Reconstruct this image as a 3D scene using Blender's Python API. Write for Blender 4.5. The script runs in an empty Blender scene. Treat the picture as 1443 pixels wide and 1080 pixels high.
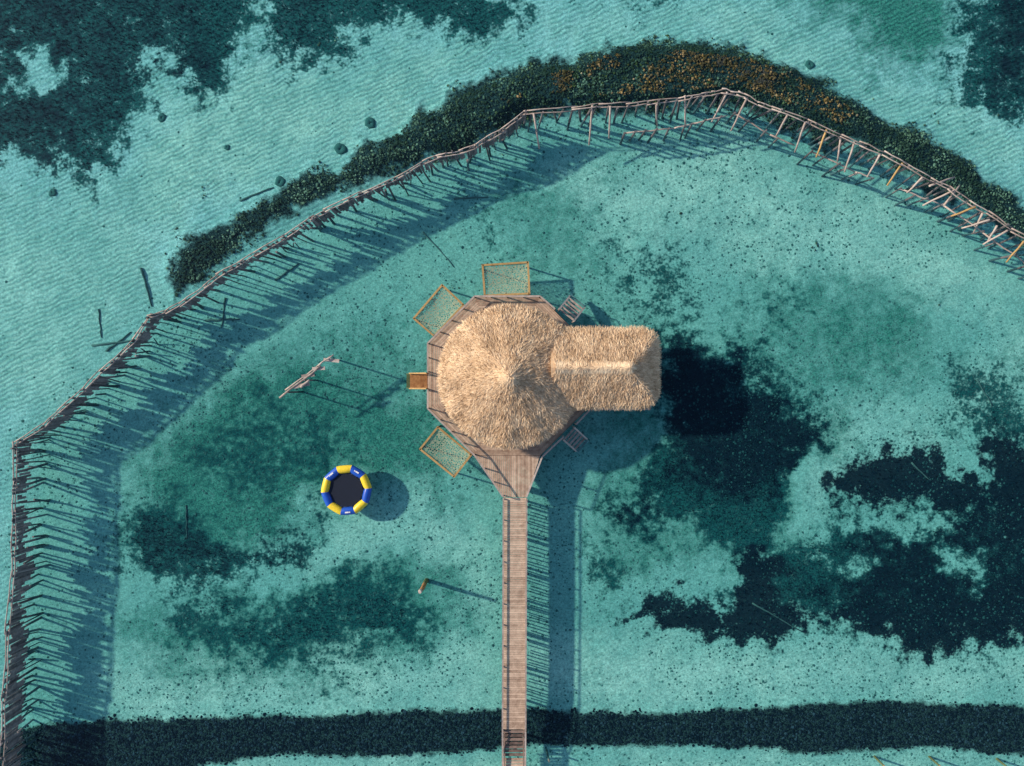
import bpy, bmesh, math, random
import numpy as np
from mathutils import Vector, Matrix
random.seed(7); RS=np.random.RandomState(11)
col=bpy.context.scene.collection
H=58.0; S=16.5; BED=-1.3
SUN_EL=29.0; SUN_DIR=math.radians(-17)   # heading in which shadows fall
def W(px,py,z=0.0):
    f=(H-z)/H
    return Vector(((px-721.5)/S*f,(540-py)/S*f,z))
# ---------------------------------------------------------------- node helpers
class NT:
    def __init__(s,name):
        s.m=bpy.data.materials.new(name); s.m.use_nodes=True; s.t=s.m.node_tree; s.t.nodes.clear()
        s.out=s.t.nodes.new('ShaderNodeOutputMaterial')
    def n(s,typ,**k):
        x=s.t.nodes.new(typ)
        for a,b in k.items():
            if a.startswith('i_'): x.inputs[a[2:].replace('_',' ')].default_value=b
            else: setattr(x,a,b)
        return x
    def l(s,a,b): s.t.links.new(a,b)
    def put(s,v,sock):
        if hasattr(v,'is_output'): s.l(v,sock)
        else: sock.default_value=v
    def math(s,op,a,b=0.0):
        x=s.n('ShaderNodeMath',operation=op); s.put(a,x.inputs[0]); s.put(b,x.inputs[1]); return x.outputs[0]
    def mix(s,f,a,b,mode='MIX'):
        x=s.n('ShaderNodeMix',data_type='RGBA',blend_type=mode)
        s.put(f,x.inputs[0]); s.put(a,x.inputs[6]); s.put(b,x.inputs[7]); return x.outputs[2]
    def rng(s,v,a,b,c=0.0,d=1.0,smooth=False):
        x=s.n('ShaderNodeMapRange'); x.interpolation_type='SMOOTHSTEP' if smooth else 'LINEAR'
        s.put(v,x.inputs[0])
        for i,q in enumerate((a,b,c,d)): s.put(q,x.inputs[i+1])
        return x.outputs[0]
    def attr(s,name): return s.n('ShaderNodeAttribute',attribute_name=name).outputs['Fac']
    def noise(s,vec,scale,detail=4,rough=.6,dist=0.0):
        x=s.n('ShaderNodeTexNoise'); s.l(vec,x.inputs['Vector']); x.inputs['Scale'].default_value=scale
        x.inputs['Detail'].default_value=detail; x.inputs['Roughness'].default_value=rough; x.inputs['Distortion'].default_value=dist
        return x.outputs['Fac']
    def obj(s): return s.n('ShaderNodeTexCoord').outputs['Object']
    def bsdf(s,c,rough=.8,spec=.3,bump=None,bs=.4,bd=.03):
        b=s.n('ShaderNodeBsdfPrincipled'); s.put(c,b.inputs['Base Color']); s.put(rough,b.inputs['Roughness'])
        b.inputs['Specular IOR Level'].default_value=spec
        if bump is not None:
            u=s.n('ShaderNodeBump'); u.inputs['Strength'].default_value=bs; u.inputs['Distance'].default_value=bd
            s.l(bump,u.inputs['Height']); s.l(u.outputs[0],b.inputs['Normal'])
        s.l(b.outputs[0],s.out.inputs[0]); return b
def c4(r,g,b): return (r,g,b,1)
def wood(name,dark,light,scale=3.0):
    t=NT(name); v=t.obj(); a=t.attr('tone'); r=t.n('ShaderNodeObjectInfo').outputs['Random']
    n=t.noise(v,scale,3,.65); k=t.math('ADD',t.math('MULTIPLY',a,.55),t.math('MULTIPLY',r,.25)); k=t.math('ADD',k,t.rng(n,.3,.7,-.2,.4))
    c=t.mix(t.rng(k,0,1),c4(*dark),c4(*light))
    t.bsdf(c,.85,.2); return t.m
M={}
M['deck']=wood('weathered_deck_wood',(.26,.17,.125),(.64,.48,.37))
M['rail']=wood('bleached_rail_wood',(.24,.19,.17),(.56,.48,.44))
M['pile']=wood('grey_driftwood',(.07,.05,.045),(.28,.20,.17))
M['brown']=wood('warm_brown_wood',(.20,.08,.03),(.46,.24,.10))
M['ochre']=wood('ochre_wood',(.26,.16,.06),(.54,.36,.16))
M['fence']=wood('silvered_log_wood',(.05,.05,.06),(.27,.25,.26))
M['old']=wood('sunken_log_wood',(.08,.11,.10),(.18,.20,.18))
def thatch_mat():
    t=NT('palm_thatch'); v=t.obj(); a=t.attr('tone'); n=t.noise(v,.9,4,.6)
    k=t.math('ADD',t.math('MULTIPLY',a,.75),t.rng(n,.3,.7,-.06,.36))
    r=t.n('ShaderNodeValToRGB'); t.l(k,r.inputs[0]); e=r.color_ramp.elements
    e[0].position=0; e[0].color=c4(.24,.135,.075); e[1].position=1; e[1].color=c4(.98,.82,.60)
    x=e.new(.35); x.color=c4(.61,.42,.26); x=e.new(.7); x.color=c4(.88,.66,.44)
    t.bsdf(r.outputs[0],.9,.15); return t.m
M['thatch']=thatch_mat()
def plain(name,c,rough=.5,spec=.4,var=.15):
    t=NT(name); v=t.obj(); n=t.noise(v,6,4)
    k=t.mix(t.rng(n,.3,.7),c4(*[x*(1-var) for x in c]),c4(*[min(1,x*(1+var)) for x in c]))
    t.bsdf(k,rough,spec,n,.1,.01); return t.m
M['yellow']=plain('yellow_vinyl',(.85,.62,.04),.35); M['blue']=plain('blue_vinyl',(.015,.09,.50),.35)
M['white']=plain('white_print',(.8,.8,.8),.5); M['mat']=plain('black_jump_mesh',(.012,.018,.035),.8,.2)
M['foam']=plain('dark_inner_lining',(.02,.04,.1),.7)
def rock_mat(name,dk,cold,wd,warm):
    t=NT(name); a=t.attr('tone'); w=t.attr('warm')
    c=t.mix(a,c4(*dk),c4(*cold)); wc=t.mix(t.rng(a,.0,.9),c4(*wd),c4(*warm)); c=t.mix(w,c,wc)
    t.bsdf(c,.95,.1); return t.m
M['rock']=rock_mat('algae_covered_rock',(.04,.045,.03),(.55,.44,.28),(.035,.042,.02),(.22,.155,.045))
M['darkrock']=rock_mat('dark_blue_rock',(.006,.013,.022),(.08,.09,.11),(.03,.03,.01),(.3,.15,.04))
M['coral']=rock_mat('dull_coral_lump',(.045,.10,.095),(.20,.30,.25),(.03,.03,.01),(.3,.15,.04))
def net_mat():
    t=NT('knotted_rope_net'); v=t.obj()
    w=t.n('ShaderNodeTexVoronoi'); w.feature='DISTANCE_TO_EDGE'; w.inputs['Scale'].default_value=6; t.l(v,w.inputs['Vector'])
    f=t.rng(w.outputs['Distance'],.10,.13)
    d=t.n('ShaderNodeBsdfDiffuse'); d.inputs[0].default_value=c4(.32,.38,.27); tr=t.n('ShaderNodeBsdfTransparent')
    mx=t.n('ShaderNodeMixShader'); t.l(f,mx.inputs[0]); t.l(d.outputs[0],mx.inputs[1]); t.l(tr.outputs[0],mx.inputs[2]); t.l(mx.outputs[0],t.out.inputs[0]); return t.m
M['net']=net_mat()
# ---------------------------------------------------------------- object helpers
def tag(o,label=None,cat=None,group=None,kind=None):
    if label: o['label']=label
    if cat: o['category']=cat
    if group: o['group']=group
    if kind: o['kind']=kind
    return o
def empty(name,loc,label,cat,group=None):
    o=bpy.data.objects.new(name,None); col.objects.link(o); o.location=loc; o.empty_display_size=.3
    return tag(o,label,cat,group)
def worg(o):
    v=Vector((0,0,0))
    while o is not None: v+=o.location; o=o.parent
    return v
class MB:
    def __init__(s): s.v=[]; s.f=[]; s.t=[]
    def add(s,vs,fs,tone=None):
        b=len(s.v); tone=random.random() if tone is None else tone
        s.v+= [Vector(v) for v in vs]; s.f+=[tuple(i+b for i in f) for f in fs]; s.t+=[tone]*len(fs)
    def prism(s,poly,z0,z1,tone=None):
        n=len(poly); vs=[(p[0],p[1],z0) for p in poly]+[(p[0],p[1],z1) for p in poly]
        fs=[tuple(range(n-1,-1,-1)),tuple(range(n,2*n))]+[(i,(i+1)%n,n+(i+1)%n,n+i) for i in range(n)]
        s.add(vs,fs,tone)
    def beam(s,p,q,w,h,tone=None):
        p=Vector(p);q=Vector(q);d=(q-p).normalized(); up=Vector((0,0,1))
        if abs(d.z)>.95: up=Vector((1,0,0))
        a=d.cross(up).normalized()*w/2; b=a.cross(d).normalized()*h/2
        vs=[e+i*a+j*b for e in (p,q) for i,j in ((-1,-1),(1,-1),(1,1),(-1,1))]
        s.add(vs,[(0,1,2,3),(7,6,5,4),(0,4,5,1),(1,5,6,2),(2,6,7,3),(3,7,4,0)],tone)
    def log(s,p,q,r0,r1=None,n=8,tone=None,wob=.0,seg=1):
        p=Vector(p);q=Vector(q); r1=r0 if r1 is None else r1; d=(q-p).normalized(); up=Vector((0,0,1)) if abs(d.z)<.9 else Vector((1,0,0))
        a=d.cross(up).normalized(); b=a.cross(d); vs=[]; fs=[]
        for k in range(seg+1):
            t=k/seg; c=p.lerp(q,t)+(a*random.uniform(-wob,wob)+b*random.uniform(-wob,wob) if 0<k<seg else Vector())
            r=r0+(r1-r0)*t
            for i in range(n):
                th=2*math.pi*i/n; vs.append(c+a*math.cos(th)*r+b*math.sin(th)*r)
        for k in range(seg):
            for i in range(n): fs.append((k*n+i,k*n+(i+1)%n,(k+1)*n+(i+1)%n,(k+1)*n+i))
        fs.append(tuple(range(n-1,-1,-1))); fs.append(tuple(seg*n+i for i in range(n)))
        s.add(vs,fs,tone)
    def build(s,name,mat,parent=None,smooth=False):
        me=bpy.data.meshes.new(name)
        if parent is not None: off=worg(parent)
        else:
            xs=[v.x for v in s.v]; ys=[v.y for v in s.v]; off=Vector(((min(xs)+max(xs))/2,(min(ys)+max(ys))/2,min(v.z for v in s.v)))
        me.from_pydata([tuple(v-off) for v in s.v],[],s.f)
        bm=bmesh.new(); bm.from_mesh(me); ly=bm.faces.layers.float.new('tone')
        bm.faces.ensure_lookup_table()
        for i,f in enumerate(bm.faces): f[ly]=s.t[i]; f.smooth=smooth and len(f.verts)<=4
        bmesh.ops.recalc_face_normals(bm,faces=bm.faces); bm.to_mesh(me); bm.free()
        me.materials.append(mat)
        o=bpy.data.objects.new(name,me); col.objects.link(o)
        if parent is None: o.location=off
        else: o.parent=parent
        return o
def np_mesh(name,V,F,mat,attrs=None,parent=None,domain='FACE',smooth=False):
    me=bpy.data.meshes.new(name); V=np.asarray(V,dtype=np.float32); F=np.asarray(F,dtype=np.int32); k=F.shape[1]
    if parent is not None: V=V-np.array(worg(parent),dtype=np.float32)
    me.vertices.add(len(V)); me.vertices.foreach_set('co',V.ravel())
    me.loops.add(F.size); me.loops.foreach_set('vertex_index',F.ravel())
    me.polygons.add(len(F)); me.polygons.foreach_set('loop_start',np.arange(0,F.size,k,dtype=np.int32))
    me.polygons.foreach_set('loop_total',np.full(len(F),k,dtype=np.int32))
    me.polygons.foreach_set('use_smooth',np.full(len(F),smooth,dtype=bool))
    for a,d in (attrs or {}).items():
        at=me.attributes.new(a,'FLOAT',domain); at.data.foreach_set('value',np.asarray(d,dtype=np.float32))
    me.update(calc_edges=True); me.validate(); me.materials.append(mat)
    o=bpy.data.objects.new(name,me); col.objects.link(o)
    if parent is not None: o.parent=parent
    return o
# ---------------------------------------------------------------- numpy noise / fields (in plan coordinates)
_tab=RS.rand(256,256)
def vnoise(x,y):
    xi=np.floor(x).astype(int); yi=np.floor(y).astype(int); fx=x-xi; fy=y-yi; fx=fx*fx*(3-2*fx); fy=fy*fy*(3-2*fy)
    g=lambda a,b:_tab[a%256,b%256]
    return (g(xi,yi)*(1-fx)+g(xi+1,yi)*fx)*(1-fy)+(g(xi,yi+1)*(1-fx)+g(xi+1,yi+1)*fx)*fy
def fbm(x,y,o=4):
    s=0;a=.5;t=0
    for i in range(o): s=s+a*vnoise(x*2**i+i*37.3,y*2**i+i*17.7); t+=a; a*=.5
    return s/t
def sd(X,Y,poly):
    P=np.array(poly,float); n=len(P); best=np.full(X.shape,1e18); ins=np.zeros(X.shape,bool)
    for i in range(n):
        ax,ay=P[i]; bx,by=P[(i+1)%n]; dx,dy=bx-ax,by-ay
        t=np.clip(((X-ax)*dx+(Y-ay)*dy)/(dx*dx+dy*dy+1e-9),0,1)
        best=np.minimum(best,(X-ax-t*dx)**2+(Y-ay-t*dy)**2)
        c=((ay>Y)!=(by>Y)); 
        with np.errstate(divide='ignore',invalid='ignore'): xs=(bx-ax)*(Y-ay)/(by-ay+1e-12)+ax
        ins^=(c&(X<xs))
    d=np.sqrt(best); return np.where(ins,d,-d)
def fld(X,Y,polys,soft): 
    r=np.zeros(X.shape)
    for p in polys:
        k=1.0
        if isinstance(p,tuple) and isinstance(p[0],(int,float)) and isinstance(p[1],list): k,p=p
        r=np.maximum(r,k*np.clip(.5+sd(X,Y,p)/(2*soft),0,1))
    return r
FENCE=[(-12,1180),(2,1075),(8,960),(12,870),(20,790),(19,700),(21,625),(75,590),(130,537),(185,485),(212,445),(245,435),(300,395),(350,365),(400,335),(450,302),(500,280),(560,250),(610,222),(660,213),(700,188),(740,159),(830,151),(900,148),(960,140),(1030,128),(1080,150),(1140,172),(1200,198),(1260,225),(1330,260),(1380,292),(1443,332),(1530,385)]
INSIDE=FENCE+[(1900,700),(1900,1400),(-12,1400)]
GRASS=[
 [(-60,-60),(370,-60),(350,30),(338,75),(330,105),(305,130),(265,125),(240,98),(207,95),(210,150),(180,195),(160,240),(130,264),(100,262),(85,240),(60,215),(30,215),(10,240),(-60,245)],
 [(375,-60),(640,-60),(700,0),(748,20),(745,45),(700,55),(640,45),(580,28),(520,45),(470,70),(410,96),(372,78),(362,40)],
 (.9,[(1365,-60),(1520,-60),(1520,160),(1443,160),(1380,168),(1338,150),(1345,112),(1320,100),(1352,70)]),
 (.92,[(185,712),(225,695),(280,735),(330,755),(400,765),(455,730),(450,780),(370,820),(300,838),(230,828),(190,795)]),
 (.76,[(240,845),(330,848),(420,828),(470,800),(560,795),(600,835),(640,855),(630,895),(560,915),(480,948),(400,940),(300,925),(240,895)]),
 (.54,[(300,560),(380,530),(470,560),(540,600),(470,690),(380,720),(260,690),(250,620)]),
 (.68,[(872,362),(920,350),(982,380),(990,445),(930,458),(880,428)]),
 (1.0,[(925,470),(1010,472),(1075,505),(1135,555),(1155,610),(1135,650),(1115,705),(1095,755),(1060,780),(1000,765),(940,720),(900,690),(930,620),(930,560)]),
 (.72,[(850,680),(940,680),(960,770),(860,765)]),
 (.92,[(1125,750),(1195,710),(1280,712),(1380,695),(1520,680),(1520,915),(1350,918),(1200,900),(1140,890),(1040,890),(1010,830),(1060,775)]),
 (.8,[(846,785),(885,778),(892,800),(862,840),(842,815)]),
 (.68,[(1330,520),(1400,515),(1460,560),(1520,640),(1380,640),(1330,590)]),
 (.6,[(780,-60),(1010,-60),(970,20),(860,18)]),
 (.5,[(668,285),(735,290),(745,340),(700,372),(672,345)]),
 (.62,[(1060,410),(1130,400),(1160,450),(1100,480),(1060,460)]),
]
DARK=[
 (1.1,[(1175,668),(1205,645),(1250,622),(1290,615),(1320,638),(1337,663),(1370,658),(1400,690),(1380,720),(1300,712),(1240,720),(1195,702)]),
 (1.05,[(1375,625),(1410,605),(1520,615),(1520,800),(1443,790),(1410,765),(1395,720),(1390,660)]),
 (1.1,[(1025,772),(1060,762),(1112,788),(1130,815),(1100,850),(1145,878),(1165,899),(1080,899),(1020,894),(1000,860),(1040,838)]),
 (1.1,[(885,868),(930,848),(960,824),(1005,850),(1028,889),(960,895)]),
 (1.0,[(1150,880),(1230,848),(1320,835),(1520,790),(1520,912),(1350,920),(1280,917),(1200,905)]),
]
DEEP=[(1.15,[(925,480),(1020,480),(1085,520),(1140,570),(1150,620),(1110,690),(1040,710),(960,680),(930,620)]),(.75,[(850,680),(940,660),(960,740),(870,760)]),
 (1.0,[(1200,720),(1300,700),(1520,680),(1520,915),(1200,905),(1130,850),(1180,800)]),(.7,[(200,720),(300,745),(440,750),(420,800),(300,830),(210,800)]),(.65,[(-60,-60),(330,-60),(300,110),(200,140),(120,250),(-60,230)]),(.8,[(1380,-60),(1520,-60),(1520,150),(1380,150)]),(.65,[(380,-60),(560,-60),(400,80)])]
GREEN=[
 (1.1,[(300,515),(420,490),(560,545),(640,580),(640,700),(500,680),(440,760),(300,800),(170,760),(185,640)]),
 (1.0,[(150,880),(330,830),(440,790),(560,760),(650,790),(670,890),(560,940),(420,965),(230,950)]),
 (.85,[(1040,385),(1180,390),(1310,420),(1340,500),(1200,570),(1050,500)]),
 (.8,[(840,470),(1100,440),(1220,600),(1140,820),(840,860),(820,700)]),
 (1.1,[(1080,-60),(1370,-60),(1358,60),(1340,105),(1290,108),(1230,80),(1180,45),(1100,20)]),
 (.6,[(640,240),(860,230),(880,440),(700,400)]),
 (.5,[(1280,440),(1520,470),(1520,660),(1330,640)]),
 (.7,[(1080,690),(1520,630),(1520,925),(1100,910)]),
 (.7,[(400,450),(600,420),(610,620),(500,620)]),
 (.6,[(700,70),(780,60),(770,110),(690,110)]),
 (.6,[(250,-60),(400,-60),(380,120),(230,130)]),
]
PALE=[[(790,235),(1040,190),(1250,290),(1443,400),(1400,440),(1250,400),(1040,370),(870,340)],[(140,940),(700,920),(700,1000),(140,1000)],[(760,905),(1520,930),(1520,985),(760,992)],[(-60,1072),(1520,1066),(1520,1200),(-60,1200)],
 (1.1,[(230,130),(380,110),(560,60),(700,70),(560,170),(400,225),(250,320),(180,300)]),(.9,[(780,40),(1060,20),(1240,110),(1443,190),(1443,250),(1200,130),(1000,50)]),(.8,[(470,720),(620,700),(700,780),(700,900),(660,800),(560,770),(430,800)]),(.8,[(1130,580),(1240,560),(1330,620),(1200,640),(1170,700)]),(.8,[(-60,290),(200,260),(200,420),(100,540),(-60,600)]),(.8,[(1330,560),(1443,440),(1520,500),(1400,600)])]
HOLES=[(.9,[(10,60),(45,45),(75,80),(70,115),(30,125),(5,100)]),(1,[(1118,655),(1180,645),(1185,700),(1175,740),(1125,725)]),
 (.9,[(850,850),(920,795),(1000,775),(1020,790),(1000,825),(940,838),(870,875)]),(.9,[(1200,725),(1260,720),(1340,740),(1300,775),(1220,758)]),(.7,[(1150,790),(1200,775),(1240,800),(1200,830)]),(.7,[(1330,770),(1390,780),(1400,820),(1340,815)]),
 (1,[(340,835),(390,800),(440,790),(490,720),(600,700),(610,770),(520,780),(450,820),(400,840)]),(.8,[(380,725),(440,700),(450,725),(400,745)])]
ROCKARC=[(235,405),(236,365),(268,335),(330,325),(355,300),(385,270),(420,238),(495,235),(505,203),(560,185),(600,155),(660,130),(700,113),(730,98),(800,90),(850,68),(950,62),(1050,74),(1115,92),(1180,132),(1240,167),(1300,193),(1350,217),(1400,252),(1443,285),(1520,335),(1520,395),(1443,345),(1330,275),(1200,215),(1140,190),(1030,148),(960,158),(830,164),(740,166),(700,192),(660,212),(610,224),(560,246),(500,262),(440,283),(400,312),(345,350),(300,374),(268,402),(245,420)]
ROCKBOT=[(-80,1050),(60,1022),(200,1010),(400,1008),(550,1003),(705,1000),(850,1002),(950,1004),(1100,995),(1250,988),(1443,995),(1540,995),(1540,1060),(1443,1064),(1300,1052),(1150,1062),(1000,1050),(850,1053),(740,1050),(550,1068),(400,1064),(300,1074),(200,1100),(-80,1110)]
def fields(x,y):
    f=H/(H-BED); px=721.5+x*S*f; py=540-y*S*f
    wx=px+32*(fbm(x*.22+5,y*.22+9,4)-.5)*2+34*(vnoise(x*1.1,y*1.1)-.5); wy=py+32*(fbm(x*.22+55,y*.22+29,4)-.5)*2+34*(vnoise(x*1.1+40,y*1.1)-.5)
    hole=fld(wx,wy,HOLES,14)
    dark=fld(wx,wy,DARK,20)
    grass=np.maximum(fld(wx,wy,GRASS[:3],32)*(1-hole*.8),fld(wx,wy,GRASS[3:],44)*(1-hole*.8)*1.1)
    grass=np.maximum(grass,dark*.97)
    dark=np.maximum(dark,fld(wx,wy,DEEP,40)*.72*(1-hole))
    green=fld(wx,wy,GREEN,50)*(1-hole*.7)
    pale=fld(wx,wy,PALE,40)
    r1=np.clip(.5+sd(px*.5+wx*.5,py*.5+wy*.5,ROCKARC)/34,0,1); r2=np.clip(.5+sd(px*.85+wx*.15,py*.85+wy*.15,ROCKBOT)/17,0,1)
    inside=np.clip(.5+sd(px,py,INSIDE)/80,0,1)
    core=np.clip(sd(px,py,ROCKARC)/20,0,1)*np.exp(-(np.abs(px-960)/400)**4)
    return dict(grass=grass,green=green,dark=dark,pale=pale,rock=np.maximum(r1,r2),inside=inside,px=px,py=py,arc=r1,core=core)
def bedz(x,y,F): 
    return BED+.10*(fbm(x*.25,y*.25,3)-.5)+.22*F['arc']+1.0*F['core']*(.8+.4*fbm(x*.5,y*.5,3))+.12*np.clip(F['rock']-F['arc'],0,1)+.03*(vnoise(x*1.7,y*1.7)-.5)
# ---------------------------------------------------------------- seabed
xs=np.concatenate([[-4000,-1500,-500,-200,-100,-70],np.arange(-54,54.01,.2),[70,100,200,500,1500,4000]])
ys=np.concatenate([[-4000,-1500,-500,-200,-100,-60],np.arange(-42,42.01,.2),[60,100,200,500,1500,4000]])
GX,GY=np.meshgrid(xs,ys); FD=fields(GX,GY); GZ=bedz(GX,GY,FD)
nx,ny=len(xs),len(ys); idx=np.arange(nx*ny).reshape(ny,nx)
Fq=np.stack([idx[:-1,:-1],idx[:-1,1:],idx[1:,1:],idx[1:,:-1]],-1).reshape(-1,4)
def seabed_mat():
    t=NT('sand_and_seagrass_bed'); v=t.obj()
    g,gr,dk,rk,ins,pa=[t.attr(a) for a in ('grass','green','dark','rock','inside','pale')]
    n1=t.noise(v,.42,6,.72); n2=t.noise(v,1.5,5,.7); n3=t.noise(v,9,2,.6); n4=t.noise(v,4.5,3,.65); n0=t.noise(v,.13,2,.5)
    sand=t.mix(ins,c4(.80,.78,.70),c4(.50,.60,.48))
    sand=t.mix(t.rng(t.math('ADD',pa,t.math('MULTIPLY',t.math('SUBTRACT',n1,.5),.8)),.1,.9),sand,c4(1.0,.86,.68))
    sand=t.mix(t.rng(n0,.38,.7,0,.40),sand,c4(.34,.52,.45))
    sand=t.mix(t.rng(n1,.44,.70,0,.6),sand,c4(.27,.42,.35))
    mp=t.n('ShaderNodeMapping'); t.l(v,mp.inputs[0]); mp.inputs['Rotation'].default_value=(0,0,math.radians(68))
    wv=t.n('ShaderNodeTexWave'); t.l(mp.outputs[0],wv.inputs[0]); wv.inputs['Scale'].default_value=.75; wv.inputs['Distortion'].default_value=7; wv.inputs['Detail'].default_value=3; wv.inputs['Detail Scale'].default_value=.9
    rip=t.math('MULTIPLY',wv.outputs['Fac'],t.math('MULTIPLY',t.rng(ins,0,1,1,.25),t.rng(n1,.3,.5)))
    sand=t.mix(t.math('MULTIPLY',rip,.5),sand,c4(.32,.48,.44))
    sand=t.mix(t.rng(n2,.48,.72,0,.5),sand,c4(.24,.36,.30))
    sand=t.mix(t.rng(n4,.52,.68,0,.7),sand,c4(.13,.25,.21))
    gm=t.rng(t.math('ADD',t.math('ADD',gr,t.math('MULTIPLY',t.math('SUBTRACT',n1,.5),1.0)),t.math('MULTIPLY',t.math('SUBTRACT',n2,.5),1.3)),.3,1.05)
    gcol=t.mix(t.rng(n4,.4,.6),c4(.02,.13,.105),c4(.09,.27,.19))
    c=t.mix(t.math('MULTIPLY',gm,.9),sand,gcol)
    s=t.math('ADD',g,t.math('MULTIPLY',t.math('SUBTRACT',n1,.5),1.6)); s=t.math('ADD',s,t.math('MULTIPLY',t.math('SUBTRACT',n2,.5),1.4)); s=t.math('ADD',s,t.math('MULTIPLY',t.math('SUBTRACT',n4,.5),1.1))
    sm=t.rng(s,.38,.76,0,1,True)
    gc=t.mix(t.rng(n4,.38,.62),c4(.005,.038,.050),c4(.02,.11,.10)); gc=t.mix(t.rng(t.math('ADD',t.math('ADD',dk,t.math('MULTIPLY',t.math('SUBTRACT',n1,.5),1.3)),t.math('MULTIPLY',t.math('SUBTRACT',n2,.5),1.2)),.30,.72),gc,c4(.002,.008,.022))
    c=t.mix(t.math('MULTIPLY',sm,.96),c,gc)
    for sc,ra,st in ((1.5,.22,.6),(3.6,.28,.6)):
        vo=t.n('ShaderNodeTexVoronoi'); vo.inputs['Scale'].default_value=sc; t.l(v,vo.inputs['Vector'])
        dm=t.math('MULTIPLY',t.rng(vo.outputs['Distance'],.05,ra,1,0),t.rng(n1 if sc<2 else n2,.38,.55)); dm=t.math('MULTIPLY',dm,t.rng(ins,0,1,.15,1))
        c=t.mix(t.math('MULTIPLY',dm,st),c,c4(.02,.085,.085))
    rc=t.mix(t.rng(n3,.4,.62),c4(.005,.012,.018),c4(.055,.065,.06))
    c=t.mix(t.rng(t.math('ADD',rk,t.math('MULTIPLY',t.math('SUBTRACT',n2,.5),1.2)),.3,.7,0,.98),c,rc)
    c=t.mix(.8,c,t.mix(t.rng(n3,.3,.7),c4(.55,.55,.55),c4(1.4,1.4,1.4)),'MULTIPLY')
    t.bsdf(c,.95,.05,rip,.4,.08); return t.m
bed=np_mesh('seabed',np.stack([GX,GY,GZ],-1).reshape(-1,3),Fq,seabed_mat(),{k:FD[k].ravel() for k in ('grass','green','dark','rock','inside','pale')},domain='POINT',smooth=True)
tag(bed,'pale sandy seabed with dark seagrass meadows under shallow turquoise water','seabed',kind='structure')
# water surface
t=NT('clear_shallow_water'); v=t.obj()
tr=t.n('ShaderNodeBsdfTransparent'); tr.inputs[0].default_value=c4(.52,.86,.92)
gl=t.n('ShaderNodeBsdfGlossy'); gl.inputs['Roughness'].default_value=.1
ge=t.n('ShaderNodeNewGeometry'); dp=t.n('ShaderNodeVectorMath',operation='DOT_PRODUCT'); t.l(ge.outputs['Incoming'],dp.inputs[0]); t.l(ge.outputs['True Normal'],dp.inputs[1])
cs=t.math('SUBTRACT',1.0,t.math('ABSOLUTE',dp.outputs['Value'])); fr=t.math('ADD',t.math('MULTIPLY',t.math('POWER',cs,5.0),.97),.02)
mp=t.n('ShaderNodeMapping'); t.l(v,mp.inputs[0]); mp.inputs['Rotation'].default_value=(0,0,math.radians(20)); mp.inputs['Scale'].default_value=(1,2.4,1)
w1=t.noise(mp.outputs[0],1.1,2,.6,.3)
bu=t.n('ShaderNodeBump'); bu.inputs['Strength'].default_value=.3; bu.inputs['Distance'].default_value=.08; t.l(w1,bu.inputs['Height']); t.l(bu.outputs[0],gl.inputs['Normal'])
mx=t.n('ShaderNodeMixShader'); t.l(fr,mx.inputs[0]); t.l(tr.outputs[0],mx.inputs[1]); t.l(gl.outputs[0],mx.inputs[2]); t.l(mx.outputs[0],t.out.inputs[0])
wt=np_mesh('water',[(-4000,-4000,0),(4000,-4000,0),(4000,4000,0),(-4000,4000,0)],[(0,1,2,3)],t.m)
tag(wt,'clear turquoise shallow sea water','water',kind='structure')
# ---------------------------------------------------------------- rocks, coral lumps, seagrass (uncountable)
bm=bmesh.new(); bmesh.ops.create_icosphere(bm,subdivisions=1,radius=1); JV=np.array([v.co[:] for v in bm.verts]); JF=np.array([[v.index for v in f.verts] for f in bm.faces]); bm.free()
def lumps(name,x,y,z,r,flat,tone,warm,mat):
    TV,TF=(JV,JF)
    n=len(x); k=len(TV); V=TV[None]*(1+.35*(RS.rand(n,k,1)-.5))
    V=V*np.stack([r*(.7+.6*RS.rand(n)),r*(.7+.6*RS.rand(n)),r*flat*(.7+.5*RS.rand(n))],-1)[:,None,:]
    a=RS.rand(n)*6.283; ca,sa=np.cos(a)[:,None],np.sin(a)[:,None]
    X=V[:,:,0]*ca-V[:,:,1]*sa+x[:,None]; Y=V[:,:,0]*sa+V[:,:,1]*ca+y[:,None]; Z=V[:,:,2]+z[:,None]
    P=np.stack([X,Y,Z],-1).reshape(-1,3); F=(TF[None]+(np.arange(n)*k)[:,None,None]).reshape(-1,3)
    return np_mesh(name,P,F,mat,{'tone':np.repeat(tone,len(TF)),'warm':np.repeat(warm,len(TF))})
def scatter(n,x0,x1,y0,y1):
    a=W(x0,y1); b=W(x1,y0); f=(H-BED)/H
    x=RS.uniform(a.x*f,b.x*f,n); y=RS.uniform(a.y*f,b.y*f,n); return x,y
x,y=scatter(130000,225,1520,50,430); F=fields(x,y); k=F['arc']*.9+1.1*(fbm(x*.6,y*.6,4)-.5)>RS.uniform(.3,1.1,len(x)); x,y=x[k],y[k]; F={a:b[k] for a,b in F.items()}
zz=bedz(x,y,F)+.01+.10*RS.rand(len(x)); dry=zz>-.02
pt=np.clip(fbm(x*.7+3,y*.7,3)*3-1.0,0,1.3)
tn=RS.rand(len(x))**1.8*(.15+1.0*pt); tn=np.where(dry,RS.rand(len(x))**2.6*(.4+.8*pt),tn)
wm=np.where(dry,RS.rand(len(x))*.5+.5,(RS.rand(len(x))<.3)*np.exp(-((F['px']-900)/420)**2))
tn=np.where((wm<=.3)&(zz>-.3),tn*.6,tn)
tag(lumps('rock_rubble',x,y,zz,.035+.09*RS.rand(len(x))**2,.5,np.clip(tn,0,1),wm,M['rock']),'curved bank of dark algae covered rubble along the outside of the log fence','rocks',kind='stuff')
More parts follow.
